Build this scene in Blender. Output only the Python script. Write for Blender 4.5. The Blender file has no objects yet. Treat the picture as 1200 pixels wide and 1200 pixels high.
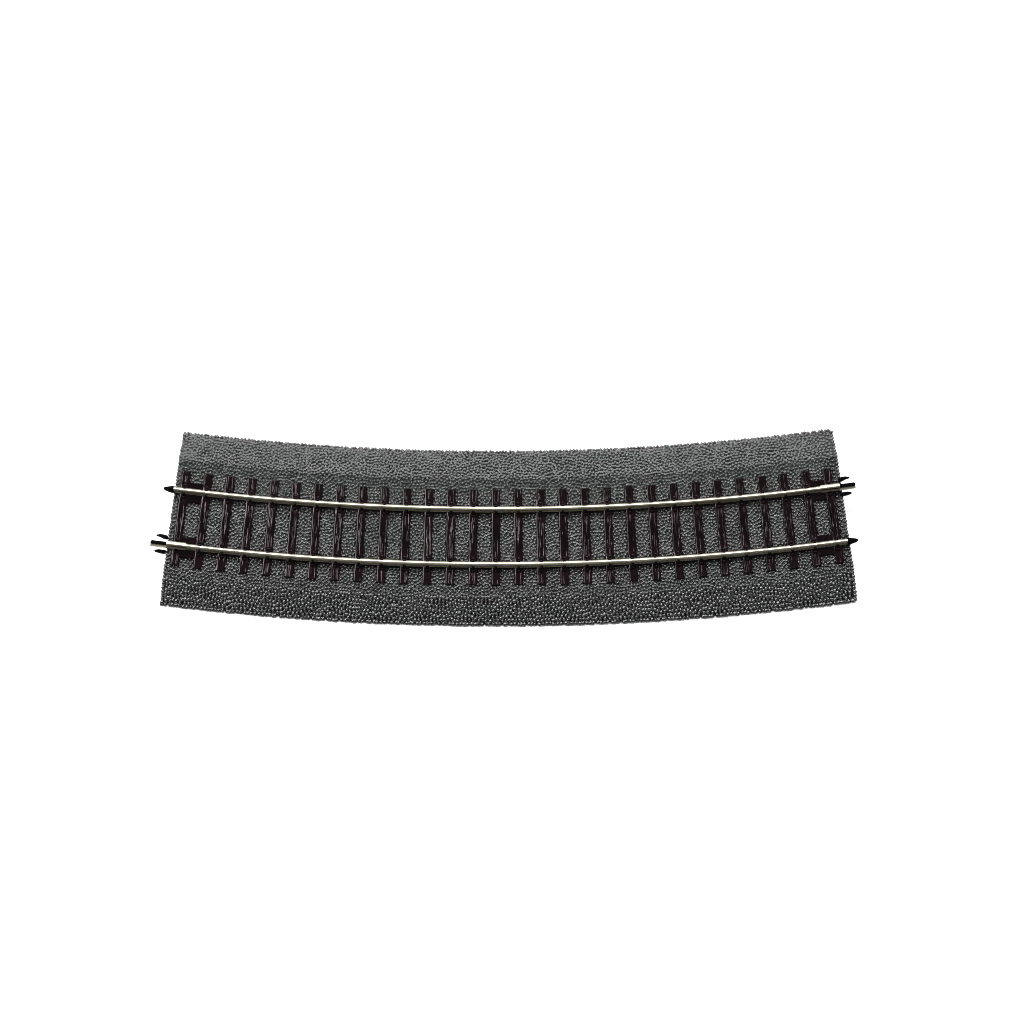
import bpy, bmesh, math, random
import numpy as np
from mathutils import Vector, Matrix

rng = np.random.default_rng(11)
MM = 0.001
# ------------------------------------------------------------------ track geometry (mm)
CX, CY, RC, ROT = -5.11, 802.1, 811.0, 0.00439     # centre and radius of the track's centre line
PITCH = 0.0086718                                  # angle from sleeper to sleeper
NS = 30
HALF = math.radians(7.43)                          # bed and rails end here
Z_TABLE, Z_BED, Z_TIE, Z_HEAD = -0.9, 5.0, 5.75, 7.85
GAUGE_HALF = 8.72
RAIL_SHIFT = 0.1

S = bpy.context.scene
COL = S.collection


def polar(u, a, z):
    """u outward from the centre line, a angle along the track -> world metres"""
    r = RC + u
    t = a + ROT
    return ((CX + r * math.sin(t)) * MM, (CY - r * math.cos(t)) * MM, z * MM)


def link(name, me, mat, parent=None, smooth=True):
    o = bpy.data.objects.new(name, me)
    COL.objects.link(o)
    if mat:
        me.materials.append(mat)
    if smooth:
        me.polygons.foreach_set('use_smooth', [True] * len(me.polygons))
    if parent is not None:
        o.parent = parent
    return o


def mesh_np(name, verts, quads):
    me = bpy.data.meshes.new(name)
    v = np.asarray(verts, dtype=np.float32)
    q = np.asarray(quads, dtype=np.int32)
    me.vertices.add(len(v))
    me.vertices.foreach_set('co', v.ravel())
    me.loops.add(q.size)
    me.loops.foreach_set('vertex_index', q.ravel())
    me.polygons.add(len(q))
    me.polygons.foreach_set('loop_start', np.arange(0, q.size, q.shape[1], dtype=np.int32))
    me.update(calc_edges=True)
    me.validate()
    return me


def grid_quads(nr, nc, wrap=False):
    i = np.arange(nr - 1)[:, None]
    j = np.arange(nc if wrap else nc - 1)[None, :]
    j2 = (j + 1) % nc
    return np.stack([i * nc + j, (i + 1) * nc + j, (i + 1) * nc + j2, i * nc + j2], -1).reshape(-1, 4)


# ------------------------------------------------------------------ materials
def mat_new(name):
    m = bpy.data.materials.new(name)
    m.use_nodes = True
    nt = m.node_tree
    b = nt.nodes['Principled BSDF']
    return m, nt, b


def ramp(nt, pts):
    r = nt.nodes.new('ShaderNodeValToRGB')
    el = r.color_ramp.elements
    while len(el) < len(pts):
        el.new(0.5)
    for e, (p, c) in zip(el, pts):
        e.position = p
        e.color = (*c, 1)
    return r


def noise(nt, scale, detail=3, vec=None):
    n = nt.nodes.new('ShaderNodeTexNoise')
    n.inputs['Scale'].default_value = scale
    n.inputs['Detail'].default_value = detail
    if vec is None:
        tc = nt.nodes.new('ShaderNodeTexCoord')
        vec = tc.outputs['Object']
    nt.links.new(vec, n.inputs['Vector'])
    return n


def bed_mat():
    m, nt, b = mat_new('ballast_plastic')
    n = noise(nt, 900, 2)
    r = ramp(nt, [(0.36, (0.004, 0.0045, 0.0045)), (0.5, (0.0075, 0.0083, 0.0082)), (0.66, (0.013, 0.0142, 0.014))])
    nt.links.new(n.outputs['Fac'], r.inputs['Fac'])
    n2 = noise(nt, 35, 3)
    r2 = ramp(nt, [(0.35, (0.82, 0.85, 0.84)), (0.65, (1.12, 1.1, 1.1))])
    nt.links.new(n2.outputs['Fac'], r2.inputs['Fac'])
    mx = nt.nodes.new('ShaderNodeMix')
    mx.data_type = 'RGBA'
    mx.blend_type = 'MULTIPLY'
    mx.inputs['Factor'].default_value = 1
    nt.links.new(r.outputs['Color'], mx.inputs[6])
    nt.links.new(r2.outputs['Color'], mx.inputs[7])
    nt.links.new(mx.outputs[2], b.inputs['Base Color'])
    b.inputs['Roughness'].default_value = 0.23
    b.inputs['Specular IOR Level'].default_value = 0.62
    return m


def tie_mat():
    m, nt, b = mat_new('brown_sleeper_plastic')
    n = noise(nt, 260, 3)
    r = ramp(nt, [(0.35, (0.0008, 0.0003, 0.0004)), (0.65, (0.0028, 0.0010, 0.0015))])
    nt.links.new(n.outputs['Fac'], r.inputs['Fac'])
    nt.links.new(r.outputs['Color'], b.inputs['Base Color'])
    n2 = noise(nt, 1500, 2)
    mr = nt.nodes.new('ShaderNodeMapRange')
    mr.inputs['To Min'].default_value = 0.12
    mr.inputs['To Max'].default_value = 0.24
    nt.links.new(n2.outputs['Fac'], mr.inputs['Value'])
    nt.links.new(mr.outputs['Result'], b.inputs['Roughness'])
    b.inputs['Specular IOR Level'].default_value = 0.085
    b.inputs['Specular Tint'].default_value = (1.0, 0.88, 0.93, 1)
    return m


def metal_mat(name='nickel_silver', k=1.0, rough=0.0):
    m, nt, b = mat_new(name)
    n = noise(nt, 120, 4)
    r = ramp(nt, [(0.3, (0.28 * k, 0.262 * k, 0.2 * k)), (0.7, (0.4 * k, 0.378 * k, 0.298 * k))])
    nt.links.new(n.outputs['Fac'], r.inputs['Fac'])
    nt.links.new(r.outputs['Color'], b.inputs['Base Color'])
    b.inputs['Metallic'].default_value = 1
    n2 = noise(nt, 700, 3)
    mr = nt.nodes.new('ShaderNodeMapRange')
    mr.inputs['To Min'].default_value = 0.2 + rough
    mr.inputs['To Max'].default_value = 0.36 + rough
    nt.links.new(n2.outputs['Fac'], mr.inputs['Value'])
    nt.links.new(mr.outputs['Result'], b.inputs['Roughness'])
    return m


def black_mat():
    m, nt, b = mat_new('black_plastic')
    n = noise(nt, 300, 2)
    r = ramp(nt, [(0.3, (0.0003, 0.0003, 0.0003)), (0.7, (0.0008, 0.0007, 0.0007))])
    nt.links.new(n.outputs['Fac'], r.inputs['Fac'])
    nt.links.new(r.outputs['Color'], b.inputs['Base Color'])
    b.inputs['Roughness'].default_value = 0.55
    b.inputs['Specular IOR Level'].default_value = 0.015
    return m


def paper_mat():
    m, nt, b = mat_new('white_paper')
    n = noise(nt, 14, 3)
    r = ramp(nt, [(0.3, (0.885, 0.885, 0.885)), (0.7, (0.9, 0.9, 0.9))])
    nt.links.new(n.outputs['Fac'], r.inputs['Fac'])
    nt.links.new(r.outputs['Color'], b.inputs['Base Color'])
    b.inputs['Roughness'].default_value = 0.9
    b.inputs['Specular IOR Level'].default_value = 0.1
    return m


BED, TIE, METAL, BLACK, PAPER = bed_mat(), tie_mat(), metal_mat(k=0.88, rough=0.04), black_mat(), paper_mat()
DULL = metal_mat('dull_nickel', 0.62, 0.08)

# ------------------------------------------------------------------ surface
bm = bmesh.new()
bmesh.ops.create_grid(bm, x_segments=4, y_segments=4, size=3.0)
me = bpy.data.meshes.new('tabletop')
bm.to_mesh(me)
bm.free()
tab = link('tabletop', me, PAPER, smooth=False)
tab.location.z = Z_TABLE * MM
tab['kind'] = 'structure'
tab['label'] = 'plain pure white surface under the track piece'
tab['category'] = 'surface'

# ------------------------------------------------------------------ the track piece
root = bpy.data.objects.new('curved_track_piece', None)
COL.objects.link(root)
root.empty_display_size = 0.02
root['label'] = 'curved piece of model railway track with nickel rails, brown sleepers and moulded grey ballast bed'
root['category'] = 'model railway track'


# ---- ballast bed: one skin with every pebble of its moulded surface as relief
def make_bed():
    res = 0.12
    U_IN, U_OUT, SH = -28.3, 26.8, 18.2
    NU = int((U_OUT - U_IN) / res) + 1
    LEN = 2 * math.radians(7.42) * RC
    NA = int(LEN / res) + 1
    u = np.linspace(U_IN, U_OUT, NU)
    s = np.linspace(-LEN / 2, LEN / 2, NA)
    # base profile: flat shoulder, rounded break, straight slope down to a thin edge
    zb = np.full(NU, Z_BED)
    z_edge = Z_TABLE + 0.55
    for sign, uo in ((-1, -U_IN), (1, U_OUT)):
        t = np.clip((np.abs(u) - SH) / (uo - SH), 0, 1)
        k = 0.07
        soft = np.where(t < k, t * t / (2 * k), t - k / 2) / (1 - k / 2)
        zb = np.where(np.sign(u) == sign, Z_BED - (Z_BED - z_edge) * soft, zb)
    zb = np.where(np.abs(u) <= SH, Z_BED, zb)
    # pebbles: an even but irregular packing; a row of them sits along every edge
    p = 1.09
    rows = int((U_OUT - U_IN - p) / (p * 0.866))
    cols = int((LEN - p) / p)
    ci, ri = np.meshgrid(np.arange(cols), np.arange(rows))
    cs = ((ci + 0.5 * (ri % 2)) * p - LEN / 2 + 0.6 * p + rng.normal(0, 0.4 * p, ci.shape)).ravel()
    cu = (U_IN + 0.75 * p + ri * p * 0.866 + rng.normal(0, 0.4 * p, ci.shape)).ravel()
    es = np.arange(-LEN / 2, LEN / 2, p)
    eu = np.arange(U_IN + p, U_OUT - p / 2, p)
    fs = np.concatenate([es, es, np.full(len(eu), -LEN / 2 + 0.05), np.full(len(eu), LEN / 2 - 0.05)])
    fu = np.concatenate([np.full(len(es), U_IN + 0.05), np.full(len(es), U_OUT - 0.05), eu, eu])
    fs = fs + rng.normal(0, 0.12, fs.shape) * (np.abs(fs) < LEN / 2 - 0.2)
    fu = np.where(fu < U_IN + 0.2, fu + np.abs(rng.normal(0.08, 0.08, fu.shape)), np.where(fu > U_OUT - 0.2, fu - np.abs(rng.normal(0.08, 0.08, fu.shape)), fu))
    nf = len(fs)
    cs, cu = np.concatenate([fs, cs]), np.concatenate([fu, cu])
    cs, cu = np.clip(cs, -LEN / 2, LEN / 2), np.clip(cu, U_IN, U_OUT)

    def offsets(w):
        for di in range(-w, w + 1):
            for dj in range(-w, w + 1):
                ii = np.round((cs + LEN / 2) / res).astype(int) + di
                jj = np.round((cu - U_IN) / res).astype(int) + dj
                k = np.nonzero((ii >= 0) & (ii < NA) & (jj >= 0) & (jj < NU))[0]
                yield ii[k], jj[k], k

    for _ in range(9):                      # even the packing out
        D = np.full((NA, NU), 9.0)
        I = np.full((NA, NU), -1)
        for ii, jj, k in offsets(9):
            np.minimum.at(D, (ii, jj), (s[ii] - cs[k]) ** 2 + (u[jj] - cu[k]) ** 2)
        for ii, jj, k in offsets(9):
            b = (s[ii] - cs[k]) ** 2 + (u[jj] - cu[k]) ** 2 <= D[ii, jj]
            I[ii[b], jj[b]] = k[b]
        ok = I >= 0
        cnt = np.maximum(1, np.bincount(I[ok], minlength=len(cs)))
        SS, UU = np.meshgrid(s, u, indexing='ij')
        ms = np.bincount(I[ok], SS[ok], minlength=len(cs)) / cnt
        mu = np.bincount(I[ok], UU[ok], minlength=len(cs)) / cnt
        mv = (np.arange(len(cs)) >= nf) & (cnt > 3)
        cs = np.where(mv, ms, cs)
        cu = np.where(mv, mu, cu)
    n = len(cs)
    hh = rng.uniform(0.8, 1.12, n) * np.interp(cu, [-19, -17, -14, 14, 17, 19], [0.76, 0.72, 0.66, 0.66, 0.74, 0.8])
    rr = 0.56 * p * rng.uniform(0.94, 1.06, n)
    asp = rng.uniform(0.88, 1.14, n)
    th = rng.uniform(0, math.pi, n)
    ct, st = np.cos(th), np.sin(th)
    H = np.zeros((NA, NU))
    for ii, jj, k in offsets(7):
        dx = s[ii] - cs[k]
        dy = u[jj] - cu[k]
        ex = (dx * ct[k] + dy * st[k]) * asp[k]
        ey = (-dx * st[k] + dy * ct[k]) / asp[k]
        d2 = (ex * ex + ey * ey) / rr[k] ** 2
        np.maximum.at(H, (ii, jj), hh[k] * np.clip(1 - d2, 0, 1) ** 0.7)
    nz = np.gradient(zb, u)
    nl = np.sqrt(1 + nz * nz)
    nu_, nzz = -nz / nl, 1 / nl
    disp = H - 0.45
    A = s / RC + math.radians(0.03)
    uu = u[None, :] + disp * nu_[None, :]
    zz = zb[None, :] + disp * nzz[None, :]
    # ends: the pebbles of the last rows bulge out along the track
    aa = np.repeat(A[:, None], NU, 1)
    bul = np.maximum(0, H) * 0.8 / RC
    aa[0, :] -= bul[0, :]
    aa[-1, :] += bul[-1, :]
    uu[:, 0] -= H[:, 0] * 0.2
    uu[:, -1] += H[:, -1] * 0.32
    # skirt down to the table round all four sides
    pu = np.pad(uu, 1, mode='edge')
    pz = np.pad(zz, 1, mode='edge')
    pa = np.pad(aa, 1, mode='edge')
    for sl in ((0, slice(None)), (-1, slice(None)), (slice(None), 0), (slice(None), -1)):
        pz[sl] = Z_TABLE + 0.02
    r = RC + pu
    t = pa + ROT
    V = np.stack([(CX + r * np.sin(t)) * MM, (CY - r * np.cos(t)) * MM, pz * MM], -1).reshape(-1, 3)
    Q = grid_quads(NA + 2, NU + 2)
    return mesh_np('ballast_bed', V, Q)


bed = link('ballast_bed', make_bed(), BED, root, smooth=False)


# ---- sleepers
def sweep_frame(a):
    """matrix whose x is along the track, y outward (towards the outer rail), z up, at the centre line"""
    t = a + ROT
    out = Vector((math.sin(t), -math.cos(t), 0))
    tan = Vector((math.cos(t), math.sin(t), 0))
    up = Vector((0, 0, 1))
    M = Matrix((tan, out, up)).transposed().to_4x4()
    M.translation = Vector((CX * MM + RC * MM * out.x, CY * MM + RC * MM * out.y, 0))
    return M


def make_sleeper(seed):
    g = np.random.default_rng(100 + seed)
    L, W = 30.3, 2.72
    ny = 220
    y = np.linspace(-L / 2, L / 2, ny)
    # cross-section: foot, side, rounded shoulder, top
    rad, ch = 0.12, 0.36
    zt = Z_TIE
    # foot, side, a shallow chamfer with soft edges, top
    dz = ch * math.tan(math.radians(g.uniform(20, 31)))
    half = [(W / 2 + 0.06, 4.3), (W / 2, zt - dz - 0.16), (W / 2 - 0.03, zt - dz - 0.06), (W / 2 - 0.08, zt - dz), (W / 2 - 0.08 - ch * 0.5, zt - dz * 0.46),
            (W / 2 - 0.08 - ch * 0.9, zt - dz * 0.1), (W / 2 - 0.08 - ch * 1.15, zt)]
    ntop = 25
    xi = W / 2 - 0.08 - ch * 1.15
    xt = np.linspace(-xi, xi, ntop + 2)[1:-1]
    prof = [(-x, z) for x, z in half] + [(x, zt) for x in xt] + half[::-1]
    P = np.array(prof)
    px = np.repeat(P[None, :, 0], ny, 0)
    pz = np.repeat(P[None, :, 1], ny, 0)
    py = np.repeat(y[:, None], len(P), 1)
    topw = np.clip((pz - (zt - 0.1)) / 0.1, 0, 1)
    # wood grain: wandering ridges and cracks along the sleeper
    G = np.zeros_like(px)
    strength = g.uniform(0.35, 1.25)
    for _ in range(int(g.integers(14, 34))):
        x0 = g.uniform(-W / 2 + 0.25, W / 2 - 0.25)
        yc = g.uniform(-L / 2, L / 2)
        ln = g.uniform(1.2, 5.5)
        sg = g.uniform(0.06, 0.15)
        am = g.choice([-1, -1, 1]) * g.uniform(0.06, 0.17) * strength
        path = x0 + g.uniform(-0.045, 0.045) * (py - yc) + 0.06 * np.sin(py * g.uniform(0.5, 1.4) + g.uniform(0, 6))
        env = np.exp(-((py - yc) / ln) ** 4)
        G += am * env * np.exp(-((px - path) / sg) ** 2)
    # plain plateau under the rails' plates
    for rc in (-GAUGE_HALF, GAUGE_HALF):
        G *= 1 - 0.85 * np.exp(-((py - rc) / 1.9) ** 6)
    # the middle and the ends are slightly dished inside a rim
    dish = np.exp(-(px / (W * 0.36)) ** 6)
    G -= 0.07 * dish * (1 - np.exp(-((np.abs(py) - GAUGE_HALF) / 2.3) ** 6)) * np.clip((L / 2 - np.abs(py)) / 0.5, 0, 1)
    pz = pz + G * topw
    # ragged ends and edges
    px = px + 0.015 * np.sin(py * 0.9 + g.uniform(0, 6)) + 0.01 * np.sin(py * 2.7 + g.uniform(0, 6))
    py = py + g.normal(0, 0.05)
    e = np.clip((np.abs(y) - (L / 2 - 0.22)) / 0.22, 0, 1)
    pz = pz - (0.22 * (1 - np.sqrt(1 - e ** 2)))[:, None] * np.clip((pz - 5) / 0.6, 0, 1)
    # close both ends straight down
    px = np.concatenate([px[:1], px, px[-1:]])
    py = np.concatenate([py[:1], py, py[-1:]])
    zend = np.full((1, len(P)), 4.3)
    pz = np.concatenate([zend, pz, zend])
    V = np.stack([px, py, pz], -1).reshape(-1, 3) * MM
    q = grid_quads(ny + 2, len(P))
    return mesh_np('sleeper', V, q[:, ::-1])


def rounded_box(bm, x0, x1, y0, y1, z0, z1, bev, seg=2):
    r = bmesh.ops.create_cube(bm, size=1)
    for v in r['verts']:
        v.co = Vector(((x0 + x1) / 2 + v.co.x * (x1 - x0), (y0 + y1) / 2 + v.co.y * (y1 - y0),
                       (z0 + z1) / 2 + v.co.z * (z1 - z0))) * MM
    es = list({e for v in r['verts'] for e in v.link_edges})
    bmesh.ops.bevel(bm, geom=es, offset=bev * MM, segments=seg, profile=0.5, affect='EDGES', clamp_overlap=True)


def disc(bm, x, y, z0, z1, r, bev):
    c = bmesh.ops.create_cone(bm, cap_ends=True, segments=14, radius1=r * MM, radius2=(r - bev) * MM, depth=(z1 - z0) * MM)
    for v in c['verts']:
        v.co += Vector((x, y, (z0 + z1) / 2)) * MM


def make_fastener(sign):
    """plate under the rail with a rounded toe each side, and the two clips that hold the rail foot"""
    bm = bmesh.new()
    yc = sign * GAUGE_HALF + RAIL_SHIFT
    rounded_box(bm, -0.78, 0.78, yc - 1.9, yc + 1.9, Z_TIE - 0.3, Z_TIE + 0.13, 0.1)
    for s in (-1, 1):
        disc(bm, 0, yc + s * 1.92, Z_TIE - 0.3, Z_TIE + 0.16, 0.74, 0.14)
        rounded_box(bm, -0.52, 0.5, yc + s * 0.98 - 0.34, yc + s * 0.98 + 0.34, Z_TIE, Z_TIE + 0.62, 0.14)
        for dx in (-0.38, 0.4):
            disc(bm, dx, yc + s * 1.95, Z_TIE, Z_TIE + 0.3, 0.17, 0.06)
    me = bpy.data.meshes.new('rail_fastener')
    bm.to_mesh(me)
    bm.free()
    return me


fast_me = [make_fastener(-1), make_fastener(1)]
for m_ in fast_me:
    m_.materials.append(TIE)
    m_.polygons.foreach_set('use_smooth', [True] * len(m_.polygons))
for i in range(NS):
    a = (i - (NS - 1) / 2) * PITCH
    o = link('sleeper', make_sleeper(i), TIE, root)
    o.matrix_world = sweep_frame(a)
    for m_ in fast_me:
        f = bpy.data.objects.new('rail_fastener', m_)
        COL.objects.link(f)
        f.parent = o


# ---- arcs swept along the track
def sweep(name, prof, a0, a1, n, mat, u0, parent, cap=True, smooth_angle=35, wob=None):
    P = np.array(prof)
    k = len(P)
    A = np.linspace(a0, a1, n)
    V = []
    for ai, a in enumerate(A):
        for (du, z) in P:
            V.append(polar(u0 + du, a, z))
    bm = bmesh.new()
    vs = [bm.verts.new(v) for v in V]
    for i in range(n - 1):
        for j in range(k):
            j2 = (j + 1) % k
            bm.faces.new((vs[i * k + j], vs[i * k + j2], vs[(i + 1) * k + j2], vs[(i + 1) * k + j]))
    if cap:
        bm.faces.new(vs[:k])
        bm.faces.new(list(reversed(vs[-k:])))
    bmesh.ops.recalc_face_normals(bm, faces=bm.faces)
    for e in bm.edges:
        if len(e.link_faces) == 2 and e.calc_face_angle(0) > math.radians(smooth_angle):
            e.smooth = False
    me = bpy.data.meshes.new(name)
    bm.to_mesh(me)
    bm.free()
    return link(name, me, mat, parent)


zf = Z_TIE + 0.15


def rail_profile():
    pts = [(-0.94, zf), (0.94, zf), (0.94, zf + 0.2), (0.86, zf + 0.27), (0.34, zf + 0.5), (0.24, zf + 0.66), (0.22, Z_HEAD - 0.66),
           (0.26, Z_HEAD - 0.62), (0.4, Z_HEAD - 0.54), (0.45, Z_HEAD - 0.46), (0.45, Z_HEAD - 0.26), (0.39, Z_HEAD - 0.13), (0.22, Z_HEAD - 0.04),
           (0, Z_HEAD)]
    left = [(-x, z) for x, z in reversed(pts[2:-1])]
    return pts + left


rails = []
for sgn in (-1, 1):
    rails.append(sweep('rail', rail_profile(), -HALF, HALF, 140, METAL, sgn * GAUGE_HALF + RAIL_SHIFT, root))

# dark strips added under each rail to give its black shadow lines
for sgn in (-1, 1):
    sweep('rail_shadow_strip', [(-1.3, 4.4), (1.3, 4.4), (1.3, 5.3), (1.2, 5.4), (-1.2, 5.4), (-1.3, 5.3)], -14.5 * PITCH, 14.5 * PITCH, 100, TIE,
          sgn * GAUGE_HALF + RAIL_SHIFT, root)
    # wide webs between the last two sleepers at either end
    for end in (-1, 1):
        b0, b1 = end * 13.5 * PITCH, end * 14.5 * PITCH
        sweep('end_web', [(-3.0, 4.4), (3.4, 4.4), (3.4, 5.5), (3.25, 5.62), (-2.85, 5.62), (-3.0, 5.5)], min(b0, b1), max(b0, b1), 6, TIE,
              sgn * GAUGE_HALF + RAIL_SHIFT, root)


# ---- connectors at the rail ends
def poly_prism(name, pts, z0, z1, mat, end, u0, bev=0.12):
    """pts: (distance beyond the bed's end, u offset) outline, extruded upward and bevelled"""
    bm = bmesh.new()
    lo = [bm.verts.new(polar(u0 + du, end * (HALF + ds / RC), z0)) for ds, du in pts]
    f = bm.faces.new(lo)
    r = bmesh.ops.extrude_face_region(bm, geom=[f])
    for v in r['geom']:
        if isinstance(v, bmesh.types.BMVert):
            v.co.z = z1 * MM
    bmesh.ops.recalc_face_normals(bm, faces=bm.faces)
    bmesh.ops.bevel(bm, geom=list(bm.edges), offset=bev * MM, segments=2, profile=0.5, affect='EDGES', clamp_overlap=True)
    me = bpy.data.meshes.new(name)
    bm.to_mesh(me)
    bm.free()
    return link(name, me, mat, root)


for end, female in ((-1, 1), (1, -1)):
    # the pointed plug under the other rail's end
    poly_prism('connector_plug', [(-0.15, -0.95), (0.6, -1.0), (2.5, -0.55), (3.3, -0.2), (3.35, 0.2), (2.7, 0.6), (0.7, 1.05), (-0.15, 1.0)],
               4.7, 6.5, BLACK, end, -female * GAUGE_HALF)
    # two guide prongs either side of the joiner
    u0 = female * GAUGE_HALF + RAIL_SHIFT
    poly_prism('guide_prong', [(-0.1, -2.85), (0.8, -3.05), (2.2, -3.15), (3.5, -2.75), (3.6, -2.5), (2.0, -2.15), (1.0, -1.75), (-0.1, -1.75)],
               4.2, 5.9, BLACK, end, u0)
    poly_prism('guide_prong', [(-0.1, 1.75), (2.3, 1.7), (3.5, 2.1), (3.6, 2.4), (2.5, 2.75), (0.8, 2.9), (-0.1, 2.85)],
               4.2, 5.9, BLACK, end, u0)
    # the metal joiner: a plate folded up and over the rail foot
    a_in, a_out = end * (HALF - 6.0 / RC), end * HALF
    c_prof = [(-1.12, zf - 0.16), (1.12, zf - 0.16), (1.2, zf - 0.06), (1.2, zf + 0.36), (1.1, zf + 0.46), (0.62, zf + 0.62),
              (0.58, zf + 0.52), (1.02, zf + 0.34), (1.06, zf + 0.02), (-1.06, zf + 0.02), (-1.02, zf + 0.34), (-0.58, zf + 0.52),
              (-0.62, zf + 0.62), (-1.1, zf + 0.46), (-1.2, zf + 0.36), (-1.2, zf - 0.06)]
    jo = sweep('rail_joiner', c_prof, min(a_in, a_out), max(a_in, a_out), 12, DULL, u0, root, smooth_angle=40)
    a_tip = end * (HALF + 5.0 / RC)
    pl = sweep('joiner_plate', [(-0.6, zf - 0.16), (1.12, zf - 0.16), (1.2, zf - 0.06), (1.2, zf + 0.3), (1.1, zf + 0.3), (1.06, zf + 0.02), (-0.6, zf + 0.02)],
               min(a_out, a_tip), max(a_out, a_tip), 8, METAL, u0, root, smooth_angle=40)
    pl.parent = jo
    # a black bar along the joiner beyond the rail's end
    tg = poly_prism('joiner_black_bar', [(0.05, -0.62), (4.6, -0.62), (5.0, -0.3), (5.0, 0.25), (4.8, 0.42), (0.05, 0.42)], zf + 0.03, zf + 1.0, BLACK, end, u0 - 0.1,
                    bev=0.18)
    tg.parent = jo

# the piece's handle sits at its base, on the table
root.location.z = Z_TABLE * MM
for ch in root.children:
    ch.matrix_parent_inverse = Matrix.Translation((0, 0, -Z_TABLE * MM))

# ------------------------------------------------------------------ light
w = bpy.data.worlds.new('World')
S.world = w
w.use_nodes = True
bg = w.node_tree.nodes['Background']
# white fill added all round, graded darker in front for darker rail sides
nt = w.node_tree
tc = nt.nodes.new('ShaderNodeTexCoord')
sx = nt.nodes.new('ShaderNodeSeparateXYZ')
nt.links.new(tc.outputs['Generated'], sx.inputs[0])
mr = nt.nodes.new('ShaderNodeMapRange')
mr.interpolation_type = 'SMOOTHSTEP'
for k, v in (('From Min', -0.6), ('From Max', 0.05), ('To Min', 0.07), ('To Max', 0.62)):
    mr.inputs[k].default_value = v
nt.links.new(sx.outputs['Y'], mr.inputs['Value'])
bg.inputs['Color'].default_value = (1, 1, 1, 1)
nt.links.new(mr.outputs['Result'], bg.inputs['Strength'])


def lamp(name, loc, size, size_y, energy, color=(1, 1, 1), target=(0, 0, 0)):
    l = bpy.data.lights.new(name, 'AREA')
    l.shape = 'RECTANGLE'
    l.size, l.size_y = size, size_y
    l.energy = energy
    l.color = color
    o = bpy.data.objects.new(name, l)
    COL.objects.link(o)
    o.location = loc
    d = Vector(target) - Vector(loc)
    o.rotation_euler = d.to_track_quat('-Z', 'Y').to_euler()
    return o


lamp('back_softbox', (-0.1, 1.45, 1.68), 0.85, 0.6, 78, (0.98, 0.99, 1))
lamp('left_softbox', (-1.25, 0.35, 1.25), 0.22, 0.6, 42, (1, 0.985, 0.96))
lamp('right_shadow_fill', (1.0, 1.15, 1.3), 0.6, 0.6, 40, (1, 1, 1))  # added fill that lifts the shadows on the white table
lamp('front_glint_fill', (0.0, -1.25, 1.35), 0.2, 0.3, 0.9, (1, 0.99, 0.96))  # added lamp that puts a glint on the rail flanges at mid-track

# ------------------------------------------------------------------ camera
cam = bpy.data.cameras.new('Camera')
co = bpy.data.objects.new('Camera', cam)
COL.objects.link(co)
p, d = math.radians(10), 2.0
co.location = (0, -d * math.sin(p), d * math.cos(p))
co.rotation_euler = (p, 0, 0)
cam.sensor_width = 36
cam.lens = 36 * 2000 / 320
cam.clip_start = 0.05
cam.clip_end = 50
S.camera = co

S.view_settings.view_transform = 'Standard'
S.view_settings.look = 'None'
S.view_settings.exposure = 0
S.view_settings.gamma = 1
S.view_settings.use_curve_mapping = False
S.cycles.filter_width = 1.05
